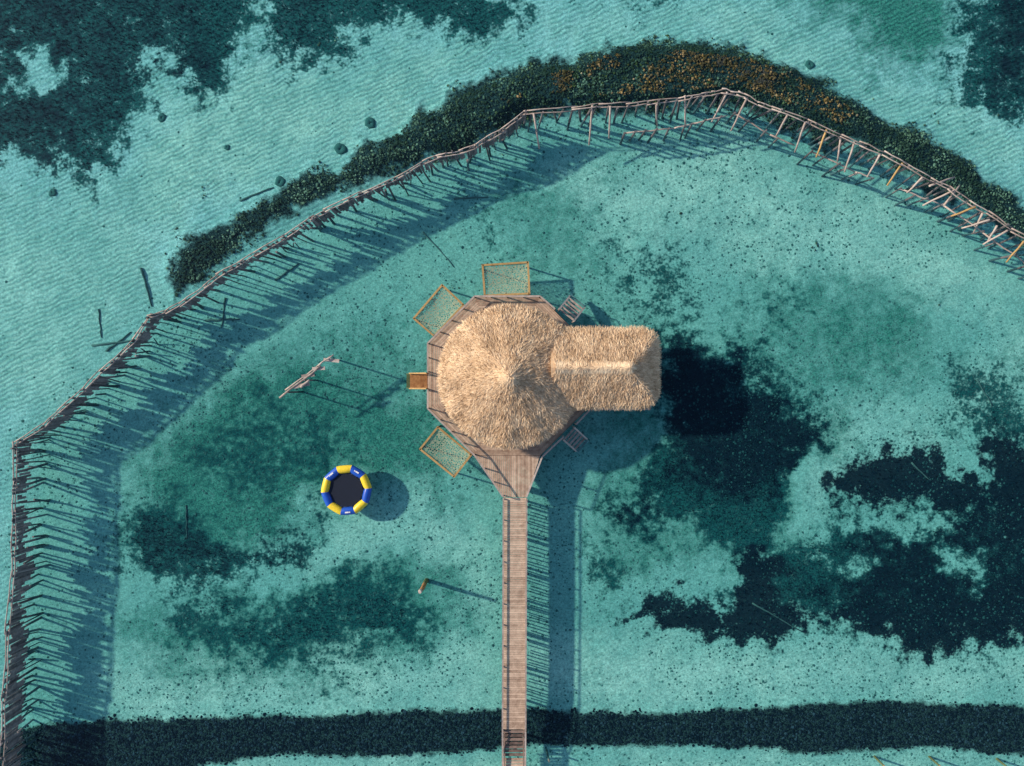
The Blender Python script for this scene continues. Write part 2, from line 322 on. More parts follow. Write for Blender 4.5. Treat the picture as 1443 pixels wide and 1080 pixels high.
x,y=scatter(50000,-40,1500,980,1110); F=fields(x,y); k=(F['rock']+.4*(fbm(x*.9,y*.9,3)-.5)>RS.uniform(.3,1.2,len(x))); x,y=x[k],y[k]; F={a:b[k] for a,b in F.items()}
tag(lumps('rock_rubble',x,y,bedz(x,y,F)+.01,.04+.10*RS.rand(len(x))**2,.5,RS.rand(len(x))**4,np.zeros(len(x)),M['darkrock']),'straight band of dark rubble crossing under the foot of the walkway','rocks',kind='stuff')
x,y=scatter(75000,-20,1470,0,1090); F=fields(x,y); den=.04+.8*F['inside']; k=(RS.rand(len(x))<den*np.clip(fbm(x*.25+9,y*.25,4)*3.0-.9,.08,1))&(F['rock']<.4); x,y=x[k],y[k]; F={a:b[k] for a,b in F.items()}
tag(lumps('coral_rubble',x,y,bedz(x,y,F)+.0,.03+.10*RS.rand(len(x))**3.2,.45,RS.rand(len(x))**.8*(1-F['grass'])*.95,np.zeros(len(x)),M['coral']),'small dark coral lumps sprinkled over the sand','coral',kind='stuff')
x,y=scatter(60000,-20,1470,-10,1090); F=fields(x,y); k=(F['grass']+.6*(fbm(x*.8,y*.8,4)-.5)>.80)&(F['rock']<.3); x,y=x[k],y[k]; F={a:b[k] for a,b in F.items()}
n=len(x); z=bedz(x,y,F); B=[];
for j in range(3):
    a=RS.rand(n)*6.283; h=.08+.10*RS.rand(n); w=.03+.03*RS.rand(n); l=.06+.08*RS.rand(n)
    ca,sa=np.cos(a),np.sin(a)
    B.append(np.stack([np.stack([x-sa*w,y+ca*w,z],-1),np.stack([x+sa*w,y-ca*w,z],-1),np.stack([x+ca*l,y+sa*l,z+h],-1)],1))
V=np.concatenate(B).reshape(-1,3)
tg=NT('seagrass_blades'); a=tg.attr('tone'); tg.bsdf(tg.mix(a,c4(.004,.018,.035),c4(.03,.14,.13)),.8,.1)
tag(np_mesh('seagrass',V,np.arange(len(V)).reshape(-1,3),tg.m,{'tone':np.tile(RS.rand(n)*(1-np.clip(F['dark'],0,1)*.95),3)}),'dark seagrass beds growing in the sand','seagrass',kind='stuff')
# ---------------------------------------------------------------- palisade fence
PM=[]
for i in range(6):
    mb=MB(); mb.log((0,0,0),(0,0,1),1.0,.86,7,wob=.15,seg=3,tone=random.random()); o=mb.build('fence_post',M['fence'],None); me=o.data
    me.transform(Matrix.Translation(o.location)); PM.append(me); bpy.data.objects.remove(o)
def post(parent,base,top,r,name='fence_post'):
    base=Vector(base);top=Vector(top); d=top-base
    o=bpy.data.objects.new(name,random.choice(PM)); col.objects.link(o); o.parent=parent
    o.location=base-worg(parent); o.rotation_euler=d.to_track_quat('Z','Y').to_euler(); o.scale=(r,r,d.length); return o
def resample(pts,z,step,var=.15):
    P=[W(a,b,z) for a,b in pts]; out=[]; acc=0
    for p,q in zip(P,P[1:]):
        L=(q-p).length; s=acc
        while s<L: out.append(p.lerp(q,s/L)); s+=step*random.uniform(1-var,1+var)
        acc=s-L
    return out
def jit(s): return random.uniform(-s,s)
FT=2.3
def fence(pts,label,step,rmin,rmax,hvar,double=True,z=FT,solid=False):
    o2=[pts[0]]
    for i in range(len(pts)-1):
        (x0,y0),(x1,y1)=pts[i],pts[i+1]
        if i>0: o2.append((x0*.78+x1*.22,y0*.78+y1*.22))
        if i<len(pts)-2: o2.append((x0*.22+x1*.78,y0*.22+y1*.78))
    o2.append(pts[-1]); pts=[o2[0]]+[(x+jit(2.2),y+jit(2.2)) for x,y in o2[1:-1]]+[o2[-1]]
    a=W(pts[0][0],pts[0][1],z); b=W(pts[-1][0],pts[-1][1],z); m=(a+b)/2
    root=empty('log_fence',(m.x,m.y,BED),label,'fence','sections of the curved log fence')
    for p in resample(pts,z,step,.75 if solid else .3):
        r=random.uniform(rmin,rmax); short=solid and random.random()<.4
        t=Vector((p.x+jit(.12),p.y+jit(.12),z-random.uniform(1,2.6) if short else z+jit(hvar)-.05)); bs=Vector((p.x+jit(.55),p.y+jit(.55),BED-.2))
        post(root,bs,t,r)
    P=[W(c[0],c[1],z+.05) for c in pts]
    if solid:
        mb2=MB(); lo=random.uniform(.4,.9)
        for p,q in zip(P,P[1:]):
            L=(q-p).length; d=(q-p)/L; nn=Vector((-d.y,d.x,0)); s=0
            while s<L:
                w=random.uniform(.12,.24); e=min(s+w,L); lo+=jit(.28); lo=min(max(lo,.1),1.15)
                if random.random()>.10:
                    c0=p+d*(s+e)/2; ba=c0.copy(); ba.z=lo+jit(.5); tp_=c0+d*jit(.08); tp_.z=z-.1+jit(.45)
                    q8=[e_+d*a_*.10+nn*b_*.025 for e_ in (ba,tp_) for a_,b_ in ((-1,-1),(1,-1),(1,1),(-1,1))]
                    mb2.add(q8,[(0,1,2,3),(7,6,5,4),(0,4,5,1),(1,5,6,2),(2,6,7,3),(3,7,4,0)])
                s=e+.01
        mb2.build('shadow_slat_panel',M['fence'],root)  # slats added between the posts so the fence casts a solid shadow band
    for off in ((-.13,.14) if double else (0,)):
        mb=MB()
        for p,q in zip(P,P[1:]):
            n=max(1,round((q-p).length/3.0)); d=(q-p).normalized(); s=Vector((-d.y,d.x,0))*off
            for i in range(n):
                u=p.lerp(q,i/n)+s+Vector((jit(.08),jit(.08),jit(.05))); w=p.lerp(q,(i+1)/n)+s+Vector((jit(.08),jit(.08),jit(.05)))
                mb.log(u-d*.2,w+d*.2,.055,.04,7,wob=.05,seg=3)
        mb.build('rail',M['rail'],root,True)
    return root
fence(FENCE[0:7],'closely set log fence running up the left edge of the lagoon',.42,.05,.12,.4,solid=True)
fence(FENCE[6:11],'closely set log fence climbing diagonally from the left corner to the small notch',.42,.05,.12,.4,solid=True)
fence(FENCE[10:15],'log fence just past the notch beside the rubble bank tip',.5,.05,.12,.4,solid=True)
fence(FENCE[14:18],'log fence between the rubble bank tip and the sunken planks',.55,.05,.12,.4,solid=True)
fence(FENCE[17:22],'wavy log fence section where the rubble bank widens',.6,.05,.12,.4,solid=True)
f6=fence(FENCE[21:25],'open log fence with sparse posts beside the orange tinted rubble at the top',.8,.07,.12,.4)
f7=fence([(960,140),(1000,132),(1028,128),(1045,133),(1080,150),(1140,172)],'open log fence bending over the topmost corner of the arc',.7,.07,.12,.4)
f8=fence(FENCE[27:34],'broken double row log fence with pale cross logs at upper right',.75,.07,.12,.4)
def lowrail(root,pts,z,stepn):
    P=[W(a,b,z) for a,b in pts]; mb=MB()
    for p,q in zip(P,P[1:]): mb.log(p,q,.07,.05,7,wob=.06,seg=4)
    mb.build('low_rail',M['rail'],root,True)
    for p in resample(pts,z,stepn,.4): post(root,(p.x+jit(.3),p.y+jit(.3),BED-.2),(p.x,p.y,z+random.uniform(.0,.4)),random.uniform(.07,.11))
lowrail(f6,[(880,188),(950,181),(975,175)],1.2,1.3)
lowrail(f7,[(975,175),(1025,163)],1.2,1.3)
lowrail(f7,[(1035,160),(1085,190),(1120,205)],1.0,1.8)
lowrail(f8,[(1143,214),(1205,243),(1232,252)],1.2,1.2)
lowrail(f8,[(1268,266),(1330,290),(1385,328),(1443,370),(1500,405)],1.2,1.3)
for a,b in (((965,135),(966,180)),((1025,130),(1003,172)),((1052,140),(1030,185)),((925,148),(926,178)),((835,148),(830,205)),((752,160),(760,210)),((860,150),(858,195)),((1110,162),(1092,195)),((1135,172),(1120,215))):
    mb=MB(); mb.log(W(*a,FT+.1),W(*b,.6),.09,.07,7,wob=.03,seg=3,tone=.5); mb.build('brace_log',M['rail'],f6 if a[0]<960 else f7,True)
u=0
for px0,py0,px1,py1 in ((1165,183,1150,222),(1185,192,1180,228),(1204,200,1190,243),(1240,218,1222,250),(1272,230,1250,262),(1300,250,1278,272),(1310,262,1345,250),(1330,290,1352,262),(1375,292,1340,305),(1385,300,1372,328),(1405,318,1392,340),(1420,325,1385,345),(1443,340,1418,370),(1345,268,1300,290),(1395,310,1355,322)):
    mb=MB(); mb.log(W(px0,py0,FT+jit(.2)),W(px1,py1,1.3+jit(.2)),.09,.07,7,wob=.03,seg=3,tone=random.uniform(.5,1)); mb.build('cross_log',M['ochre'] if u%4==0 else M['rail'],f8,True); u+=1
# ---------------------------------------------------------------- deck platform
def clip(poly,n,d,keep):   # keep side where dot(p,n)*keep <= d*keep
    out=[]
    for i in range(len(poly)):
        p,q=poly[i],poly[(i+1)%len(poly)]; a=(p[0]*n[0]+p[1]*n[1]-d)*keep; b=(q[0]*n[0]+q[1]*n[1]-d)*keep
        if a<=0: out.append(p)
        if (a<0<b) or (b<0<a):
            t=a/(a-b); out.append((p[0]+(q[0]-p[0])*t,p[1]+(q[1]-p[1])*t))
    return out
def planks(mb,poly,ang,w,gap,z,th):
    n=(-math.sin(ang),math.cos(ang)); ds=[p[0]*n[0]+p[1]*n[1] for p in poly]; d=min(ds)
    while d<max(ds):
        c=clip(clip(poly,n,d,-1),n,d+w-gap,1)
        if len(c)>=3: mb.prism(c,z-th,z+random.uniform(0,.006))
        d+=w
DZ=1.2
C0=W(715,530,DZ); OCT=[(669,418),(761,418),(827,484),(827,576),(761,642),(669,642),(603,576),(603,484)]
OW=[W(a,b,DZ) for a,b in OCT]
deck=empty('deck_platform',(C0.x,C0.y,BED),'octagonal timber deck around the thatched hut with funnel to the walkway','deck')
mb=MB(); inner=[C0.lerp(p,.55) for p in OW]
for i in range(8):
    j=(i+1)%8; q=[OW[i],OW[j],inner[j],inner[i]]; e=OW[j]-OW[i]
    planks(mb,[(p.x,p.y) for p in q],math.atan2(e.y,e.x),.17,.02,DZ,.05)
mb.build('ring_boards',M['deck'],deck)
mb=MB(); planks(mb,[(p.x,p.y) for p in [C0.lerp(p,.548) for p in OW]],0,.17,.02,DZ,.05); mb.build('floor_boards',M['deck'],deck)
FUN=[W(669,642.6,DZ),W(761,642.6,DZ),W(742,701,DZ),W(709.5,701,DZ)]
mb=MB(); planks(mb,[(p.x,p.y) for p in FUN],math.pi/2,.17,.02,DZ,.05); mb.build('funnel_boards',M['deck'],deck)
WD=[W(828,470,DZ),W(916,470,DZ),W(916,577,DZ),W(828,577,DZ)]
mb=MB(); planks(mb,[(p.x,p.y) for p in WD],math.pi/2,.17,.02,DZ,.05); mb.build('wing_boards',M['deck'],deck)
mb=MB()
for i in range(8): mb.beam(OW[i]-Vector((0,0,.19)),OW[(i+1)%8]-Vector((0,0,.19)),.1,.24)
for i in range(4): mb.beam(WD[i]-Vector((0,0,.19)),WD[(i+1)%4]-Vector((0,0,.19)),.1,.24)
for y_ in (-5,-3,-1,1,3,5):
    mb.beam((C0.x-5.6 if abs(y_)<4 else C0.x-4,C0.y+y_,DZ-.2),(C0.x+5.6 if abs(y_)<4 else C0.x+4,C0.y+y_,DZ-.2),.12,.2)
mb.build('edge_beam',M['pile'],deck)
pl=[C0.lerp(p,.93) for p in OW]+[C0.lerp(p,.5) for p in OW]+[W(905,480,DZ),W(905,565,DZ),W(865,480,DZ),W(865,565,DZ),W(718,690,DZ),W(734,690,DZ),W(700,665,DZ),W(748,665,DZ)]
for p in pl:
    mb=MB(); mb.log((p.x,p.y,BED-.3),(p.x,p.y,DZ-.08),.15,.14,10); mb.build('piling',M['pile'],deck,True)
def railing(mbr,path,posts=True,h=.80,step=1.5,inset=0):
    for p,q in zip(path,path[1:]):
        up=Vector((0,0,h)); mbr.beam(p+up,q+up,.13,.06)
        n=max(1,round((q-p).length/step))
        for i in range(n+1):
            c=p.lerp(q,i/n); mbr.beam(c-Vector((0,0,.15)),c+up-Vector((0,0,.034)),.1,.1)
R_=lambda a,b:W(a,b,DZ)
segs=[[(603,550),(603,576),(669,642),(709,700)],[(603,524),(603,484),(669,418),(761,418),(782,436)],[(812,468),(824,478)],[(742,700),(764,644),(794,616)],[(812,598),(832,577),(916,577),(916,560)]]
for sg in segs:
    mb=MB(); railing(mb,[C0+(R_(a,b)-C0)*.988 for a,b in sg]); mb.build('railing',M['rail'],deck)
def stairs(p0,dirv,wid,n,label,mat,run=.33,rail=None,tw=.17):
    d=Vector((dirv[0],dirv[1],0)).normalized(); s=Vector((-d.y,d.x,0))*wid/2; rise=(DZ+.25)/n
    mb=MB(); end=p0+d*(run*n)-Vector((0,0,rise*n))
    for k in (-1,1): mb.beam(p0+s*k-Vector((0,0,.12)),end+s*k-Vector((0,0,.1)),.07,.24,.8)
    st=mb.build('staircase',mat,deck); st['label']=label
    for i in range(n):
        c=p0+d*(run*(i+.6))-Vector((0,0,rise*(i+.6))); m2=MB(); m2.beam(c-s*.93,c+s*.93,tw,.05,random.uniform(0,.5)); m2.build('tread',mat,st)
    for k in (-1,1):
        m2=MB(); a=p0+s*k*1.08+d*.05; e=end+s*k*1.08-d*.3
        m2.beam(a+Vector((0,0,.7)),e+Vector((0,0,.7)),.09,.06,.9); m2.beam(a,a+Vector((0,0,.67)),.08,.08); m2.beam(e-Vector((0,0,.2)),e+Vector((0,0,.67)),.08,.08); m2.build('handrail',rail or M['rail'],st)
stairs(W(603,537,DZ),(-1,0),1.2,6,'warm brown wooden stairs going left down to the water',M['brown'],rail=M['ochre'],tw=.29)
stairs(W(797,446,DZ),(.8,1),1.5,6,'grey wooden stairs at the upper right of the deck',M['rail'])
stairs(W(800,610,DZ),(1,-.9),1.3,6,'grey wooden stairs at the lower right of the deck',M['rail'])
# ---------------------------------------------------------------- walkway
wk=empty('wooden_walkway',W(725.5,890,BED),'long straight timber walkway leading down from the hut deck','walkway')
wk.location.z=BED
mb=MB(); planks(mb,[(W(709.5,0,DZ).x,W(0,701.5,DZ).y),(W(742,0,DZ).x,W(0,701.5,DZ).y),(W(740.5,0,DZ).x,W(0,1028,DZ).y),(W(708,0,DZ).x,W(0,1028,DZ).y)],0,.19,.025,DZ,.05)
mb.build('boards',M['deck'],wk)
mb=MB(); z=DZ; yy=W(0,1029,DZ).y; xa=W(709,0,DZ).x; xb=W(740,0,DZ).x
for i in range(7): mb.beam((xa,yy-.18-i*.36,DZ-.10-i*.07),(xb,yy-.18-i*.36,DZ-.10-i*.07),.22,.05)
o=mb.build('steps',M['pile'],wk); o['label']='gapped brown steps at the foot of the walkway'
mb=MB(); z2=DZ-.62; planks(mb,[(xa,yy-2.7),(xb,yy-2.7),(xb,yy-12),(xa,yy-12)],0,.26,.06,z2,.05); mb.build('lower_boards',M['deck'],wk)
mb=MB()
for k in (xa+.12,xb-.12): mb.beam((k,W(0,702,DZ).y,DZ-.17),(k,yy,DZ-.17),.1,.2); mb.beam((k,yy,DZ-.3),(k,yy-12,z2-.17),.1,.2)
mb.build('bearer',M['pile'],wk)
for k,(x0,x1) in enumerate(((709.5,708.2),(742,740.5))):
    mb=MB(); railing(mb,[W(x0,703,DZ),W(x1,1028,DZ)],step=1.8,h=.26); a=W(x1,1028,DZ); railing(mb,[a-Vector((0,.1,0)),a+Vector((0,-2.5,-.6)),a+Vector((0,-12,-.6))],step=1.8,h=.26); mb.build('railing',M['rail'],wk)
for i in range(9):
    y_=W(0,712,DZ).y-i*2.9
    for k in (xa+.12,xb-.12):
        mb=MB(); mb.log((k,y_,BED-.3),(k,y_,(DZ if y_>yy else z2)-.28),.11,.10,9); mb.build('piling',M['pile'],wk,True)
mb=MB(); y_=W(0,715,DZ).y
while y_>yy+.5:
    mb.beam((xb-.28,y_,BED+random.uniform(0,.5)),(xb-.28+jit(.05),y_+jit(.08),DZ-.3),.09,.07); y_-=random.uniform(.18,.42)
mb.build('shadow_slats',M['pile'],wk)  # made-up slats under the deck edge, added to cast a slatted shadow beside it
# ---------------------------------------------------------------- thatched hut
EZ=3.4; RC=W(719,531,EZ); R0=98/S*(H-EZ)/H; RISE=2.85
hut=empty('thatched_hut',(RC.x,RC.y,DZ),'round straw thatched hut with a hipped thatched wing to its right','hut')
def hmain(x,y):
    dx=x-RC.x; dy=y-RC.y; r=np.hypot(dx,dy); a=np.arctan2(dy,dx)
    rr=r*(1+.025*np.cos(8*a)+.02*np.sin(13*a+1)); u=rr/R0
    return EZ+RISE*(1-u)+.10*np.exp(-(u*6)**2)-.25*np.clip(u-.9,0,1)+.10*np.cos(8*a)*np.clip(u,0,1)+.10*(vnoise(x*1.3+50,y*1.3+50)-.5)
wl=W(775,0,EZ).x; wr=W(925,0,EZ).x; wtp=W(0,467,EZ).y; wb=W(0,571,EZ).y
WC=(wtp+wb)/2; WH=(wtp-wb)/2
def hwing(x,y):
    dv=WH-np.abs(y-WC-.0); dr=(wr-x)*1.25; k=.18
    m=-np.log(np.exp(-dv/k)+np.exp(-dr/k))*k
    return EZ-.05+.60*np.minimum(m+.1,WH)-.15*np.clip(-m,0,1)+.12*(vnoise(x*1.3+50,y*1.3+50)-.5)
CR=1.25
def wing_in(x,y):
    c=CR; qx=np.maximum(x-(wr-c),0); qy=np.maximum(np.abs(y-WC)-(WH-c),0); return (np.hypot(qx,qy)<c)&(x>wl)
def strips(x,y,hf,L0,L1,w0,w1,lift,jitter):
    n=len(x); e=.05; gx=(hf(x+e,y)-hf(x-e,y))/(2*e); gy=(hf(x,y+e)-hf(x,y-e))/(2*e)
    a=np.arctan2(-gy,-gx)+RS.randn(n)*jitter; L=RS.uniform(L0,L1,n); w=RS.uniform(w0,w1,n)
    ex=x+np.cos(a)*L; ey=y+np.sin(a)*L; lf=RS.uniform(0,1,n)**2*lift
    z0=hf(x,y)+.03+RS.rand(n)*.04; z1=hf(ex,ey)+.05+lf; mx_,my_=(x+ex)/2,(y+ey)/2; zm=hf(mx_,my_)+.06+lf*.8
    sx,sy=-np.sin(a)*w,np.cos(a)*w; tw=RS.uniform(-1,1,n)*w*.9
    V=np.stack([np.stack([x-sx,y-sy,z0-tw],-1),np.stack([x+sx,y+sy,z0+tw],-1),np.stack([mx_+sx,my_+sy,zm+tw],-1),np.stack([mx_-sx,my_-sy,zm-tw],-1),
                np.stack([ex+sx*.4,ey+sy*.4,z1+tw*.4],-1),np.stack([ex-sx*.4,ey-sy*.4,z1-tw*.4],-1)],1)
    b=(np.arange(n)*6)[:,None]; F=np.concatenate([b+np.array([[0,1,2,3]]),b+np.array([[3,2,4,5]])],0)
    tone=RS.beta(1.6,1.6,n); return V.reshape(-1,3),F,np.tile(tone,2)
# main roof body
ra=np.linspace(0.0,1,24); th=np.linspace(0,2*math.pi,97)[:-1]
RR,TT=np.meshgrid(ra*R0,th); X=RC.x+RR*np.cos(TT); Y=RC.y+RR*np.sin(TT); Zt=hmain(X,Y)
top=np.stack([X,Y,Zt],-1); bot=np.stack([X,Y,Zt-.35],-1); nr,nt=24,96
V=np.concatenate([top.reshape(-1,3),bot.reshape(-1,3)]); I=np.arange(nt*nr).reshape(nt,nr); J=I+nt*nr; I2=np.roll(I,-1,0); J2=np.roll(J,-1,0)
F=[np.stack([I[:,:-1],I[:,1:],I2[:,1:],I2[:,:-1]],-1).reshape(-1,4),np.stack([J[:,:-1],J2[:,:-1],J2[:,1:],J[:,1:]],-1).reshape(-1,4),np.stack([I[:,-1],J[:,-1],J2[:,-1],I2[:,-1]],-1)]
F=np.concatenate(F); n0=len(V)
N=70000; r=R0*np.sqrt(RS.rand(N))*.985; a=RS.rand(N)*6.2832; sx,sy=RC.x+r*np.cos(a),RC.y+r*np.sin(a)
V2,F2,T2=strips(sx,sy,hmain,.2,.55,.008,.022,.20,.34)
np_mesh('roof',np.concatenate([V,V2]),np.concatenate([F,F2+n0]),M['thatch'],{'tone':np.concatenate([np.full(len(F),.35),T2])},hut)
# cap at the peak
N=700; r=.6*np.sqrt(RS.rand(N)); a=RS.rand(N)*6.28; V2,F2,T2=strips(RC.x+r*np.cos(a),RC.y+r*np.sin(a),lambda x,y:hmain(x,y)+.06,.25,.5,.012,.028,.12,.35)
o=np_mesh('peak_cap',V2,F2,M['thatch'],{'tone':T2*.6+.4},hut)
# wing
gx=np.linspace(wl,wr+.0,40); gy=np.linspace(wb,wtp,31); X,Y=np.meshgrid(gx,gy); c=CR
qx=np.maximum(X-(wr-c),0); qy=np.maximum(np.abs(Y-WC)-(WH-c),0); q=np.hypot(qx,qy); s_=np.where(q>c,c/np.maximum(q,1e-6),1)
X=np.where(q>c,(wr-c)*(qx>0)+X*(qx<=0)+qx*s_,X); Y=np.where(q>c,WC+np.sign(Y-WC)*(np.minimum(np.abs(Y-WC),WH-c)+qy*s_),Y)
Z=hwing(X,Y); V=np.concatenate([np.stack([X,Y,Z],-1).reshape(-1,3),np.stack([X,Y,Z-.32],-1).reshape(-1,3)]); ny_,nx_=X.shape; I=np.arange(nx_*ny_).reshape(ny_,nx_); J=I+nx_*ny_
def gq(A,f=False): 
    q=np.stack([A[:-1,:-1],A[:-1,1:],A[1:,1:],A[1:,:-1]],-1).reshape(-1,4); return q[:,::-1] if f else q
ed=lambda A,B:np.stack([A[:-1],B[:-1],B[1:],A[1:]],-1)
F=np.concatenate([gq(I),gq(J,True),ed(I[0],J[0]),ed(I[-1],J[-1]),ed(I[:,-1],J[:,-1]),ed(I[:,0],J[:,0])]); n0=len(V)
sx=RS.uniform(wl+.3,wr,48000); sy=RS.uniform(wb,wtp,48000); k=wing_in(sx,sy)&(hwing(sx,sy)>hmain(sx,sy)-.15); sx,sy=sx[k],sy[k]
V2,F2,T2=strips(sx,sy,hwing,.2,.6,.008,.022,.22,.40)
np_mesh('wing_roof',np.concatenate([V,V2]),np.concatenate([F,F2+n0]),M['thatch'],{'tone':np.concatenate([np.full(len(F),.35),T2])},hut)
N=2600; sx=RS.uniform(W(782,0,4.6).x,W(888,0,4.6).x,N); sy=WC+RS.uniform(-.08,.08,N); side=np.sign(RS.rand(N)-.5)
hr=lambda x,y:hwing(x,y)+.22-.18*np.abs(y-WC)
V2,F2,T2=strips(sx,sy+side*.06,hr,.3,.45,.02,.035,.04,.15)
np_mesh('ridge_cap',V2,F2,M['thatch'],{'tone':T2*.5+.5},hut)
for i in range(8):
    a=math.radians(22.5+45*i); p=Vector((RC.x+4.9*math.cos(a),RC.y+4.9*math.sin(a),0)); mb=MB(); mb.log((p.x,p.y,DZ),(p.x,p.y,EZ+.1),.12,.11,9); mb.build('roof_post',M['brown'],hut,True)
for a_,b_ in ((900,480),(900,560),(865,480),(865,560)):
    p=W(a_,b_,DZ); mb=MB(); mb.log((p.x,p.y,DZ),(p.x,p.y,EZ-.1),.1,.1,9); mb.build('roof_post',M['brown'],hut,True)
mb=MB()
for i in range(8):
    a=math.radians(22.5+45*i); b=math.radians(67.5+45*i); mb.beam((RC.x+4.9*math.cos(a),RC.y+4.9*math.sin(a),EZ-.05),(RC.x+4.9*math.cos(b),RC.y+4.9*math.sin(b),EZ-.05),.12,.16)
mb.build('ring_beam',M['brown'],hut)
mb=MB()
for i in (0,2,3,4,5,7):
    a=math.radians(24+45*i); b=math.radians(66+45*i); mb.beam((RC.x+4.9*math.cos(a),RC.y+4.9*math.sin(a),DZ+.5),(RC.x+4.9*math.cos(b),RC.y+4.9*math.sin(b),DZ+.5),.06,.98)
mb.build('low_wall',M['brown'],hut)
# ---------------------------------------------------------------- overwater nets
def netframe(c,label):
    P=[W(a,b,.95) for a,b in c]; m=sum(P,Vector())/4
    root=empty('overwater_net',(m.x,m.y,BED),label,'net','rope nets in wooden frames around the deck')
    for i in range(4):
        p,q=P[i],P[(i+1)%4]; d=(q-p).normalized(); mb=MB(); mb.beam(p-d*.06*(i%2),q+d*.06*(i%2),.16,.13,random.uniform(.3,.8)); 
        mb.build('frame_beam',M['ochre'],root)
    n=14; V=[];F=[]
    for j in range(n+1):
        for i in range(n+1):
            u,v=i/n,j/n; p=P[0].lerp(P[1],u).lerp(P[3].lerp(P[2],u),v); V.append((p.x,p.y,.93-.22*(4*u*(1-u)*4*v*(1-v))))
    for j in range(n):
        for i in range(n): a=j*(n+1)+i; F.append((a,a+1,a+n+2,a+n+1))
    np_mesh('rope_net',V,F,M['net'],{'tone':np.full(len(F),.5)},root)
    for i in range(4):
        p=P[i]+(m-P[i])*.02; p.z=0; mb=MB(); mb.log((p.x,p.y,BED-.3),(p.x,p.y,.88),.08,.08,8); mb.build('piling',M['pile'],root,True)
netframe([(680,374),(744,370),(746,414),(683,417)],'square rope net in a wooden frame at the top edge of the deck')
netframe([(623,402),(653,430),(612,474),(583,449)],'tilted rope net in a wooden frame at the upper left deck edge')
netframe([(617,602),(664,641),(640,672),(592,633)],'tilted rope net in a wooden frame at the lower left deck edge')
# ---------------------------------------------------------------- inflatable trampoline
TC=W(488,691,.3); tp=empty('water_trampoline',(TC.x,TC.y,-.05),'round inflatable water trampoline with blue and yellow ring and dark mat','trampoline')
rm=1.86; rt=.34
for k in range(10):
    c=math.radians(90-(-5+36*k)); n=12; V=[];F=[]
    for e in range(7):
        t_=e/6; a=c+math.radians(18)*(1-2*t_); x0=c+math.radians(18); x1=c-math.radians(18)
        p=Vector((math.cos(x0),math.sin(x0)))*rm; q=Vector((math.cos(x1),math.sin(x1)))*rm; m=p.lerp(q,t_)
        rad=Vector((math.cos(a),math.sin(a))) if e in (0,6) else Vector((math.cos(c),math.sin(c))).lerp(Vector((math.cos(a),math.sin(a))),abs(2*t_-1)).normalized()
        rr=rt*(.93+.09*math.sin(math.pi*t_)**.5)
        for i in range(n):
            th=2*math.pi*i/n; V.append((TC.x+m.x+rad.x*rr*math.cos(th),TC.y+m.y+rad.y*rr*math.cos(th),.25+rr*math.sin(th)))
    for e in range(6):
        for i in range(n): F.append((e*n+i,e*n+(i+1)%n,(e+1)*n+(i+1)%n,(e+1)*n+i))
    o=np_mesh('ring_segment',V,F,M['yellow'] if k%2==0 else M['blue'],None,tp,smooth=True); o['label']=('yellow' if k%2==0 else 'blue')+' inflated ring segment'
    if k in (9,5,1):
        mb=MB(); r_=rm-.02
        for w_,s_ in ((-.14,.12),(.02,.2),(.2,.08)):
            cx=TC.x+math.cos(c)*r_-math.sin(c)*w_; cy=TC.y+math.sin(c)*r_+math.cos(c)*w_
            mb.beam((cx+math.sin(c)*s_/2,cy-math.cos(c)*s_/2,.603),(cx-math.sin(c)*s_/2,cy+math.cos(c)*s_/2,.603),.12,.02,1)
        mb.build('white_print',M['white'],o)
mb=MB(); mb.prism([(TC.x+1.38*math.cos(i*math.pi/18),TC.y+1.38*math.sin(i*math.pi/18)) for i in range(36)],.28,.30,.5); mb.build('jump_mat',M['mat'],tp)
mb=MB(); mb.prism([(TC.x+1.62*math.cos(i*math.pi/18),TC.y+1.62*math.sin(i*math.pi/18)) for i in range(36)],.22,.24,.5); mb.build('spring_cover',M['foam'],tp)
for i in range(20):
    a=i*math.pi/10; mb=MB(); mb.beam((TC.x+1.34*math.cos(a),TC.y+1.34*math.sin(a),.31),(TC.x+1.6*math.cos(a),TC.y+1.6*math.sin(a),.34),.035,.02,1); mb.build('strap',M['foam'],tp)
# ---------------------------------------------------------------- ruined swing frame
z=1.9; g=empty('ruined_swing_frame',W(432,532,BED),'broken frame of grey logs standing alone in the water left of the hut','frame')
for a,b,zz,r in (((394,561),(452,516),2.0,.09),((402,550),(466,502),1.8,.07),((424,546),(436,536),2.1,.12),((448,516),(470,500),2.1,.07)):
    mb=MB(); mb.log(W(*a,zz),W(*b,zz+.1),r,r*.8,7,wob=.08,seg=4,tone=random.random()); mb.build('beam',M['rail'],g,True)
for a in ((408,553),(430,536),(463,506)):
    p=W(*a,1.9); post(g,(p.x+.1,p.y,BED-.2),(p.x,p.y,2.2+jit(.3)),.08,'support_post')
for a,b in (((413,546),(436,541)),((425,531),(443,528)),((440,520),(458,519)),((456,507),(478,509))):
    mb=MB(); mb.beam(W(*a,2.0),W(*b,2.0),.28,.05); mb.build('plank',M['rail'],g)
# lone post
p=W(592,834,2.2); g=empty('mooring_post',(p.x,p.y,BED),'lone leaning wooden post with pale top standing below the trampoline','post')
mb=MB(); mb.log((p.x+.1,p.y-.1,BED-.2),(p.x,p.y,2.0),.2,.15,9,wob=.03,seg=4,tone=.5); mb.build('shaft',M['brown'],g,True)
mb=MB(); mb.log((p.x,p.y,2.0),(p.x-.02,p.y-.03,2.25),.18,.13,9,tone=1); mb.build('pale_top',M['rail'],g,True)
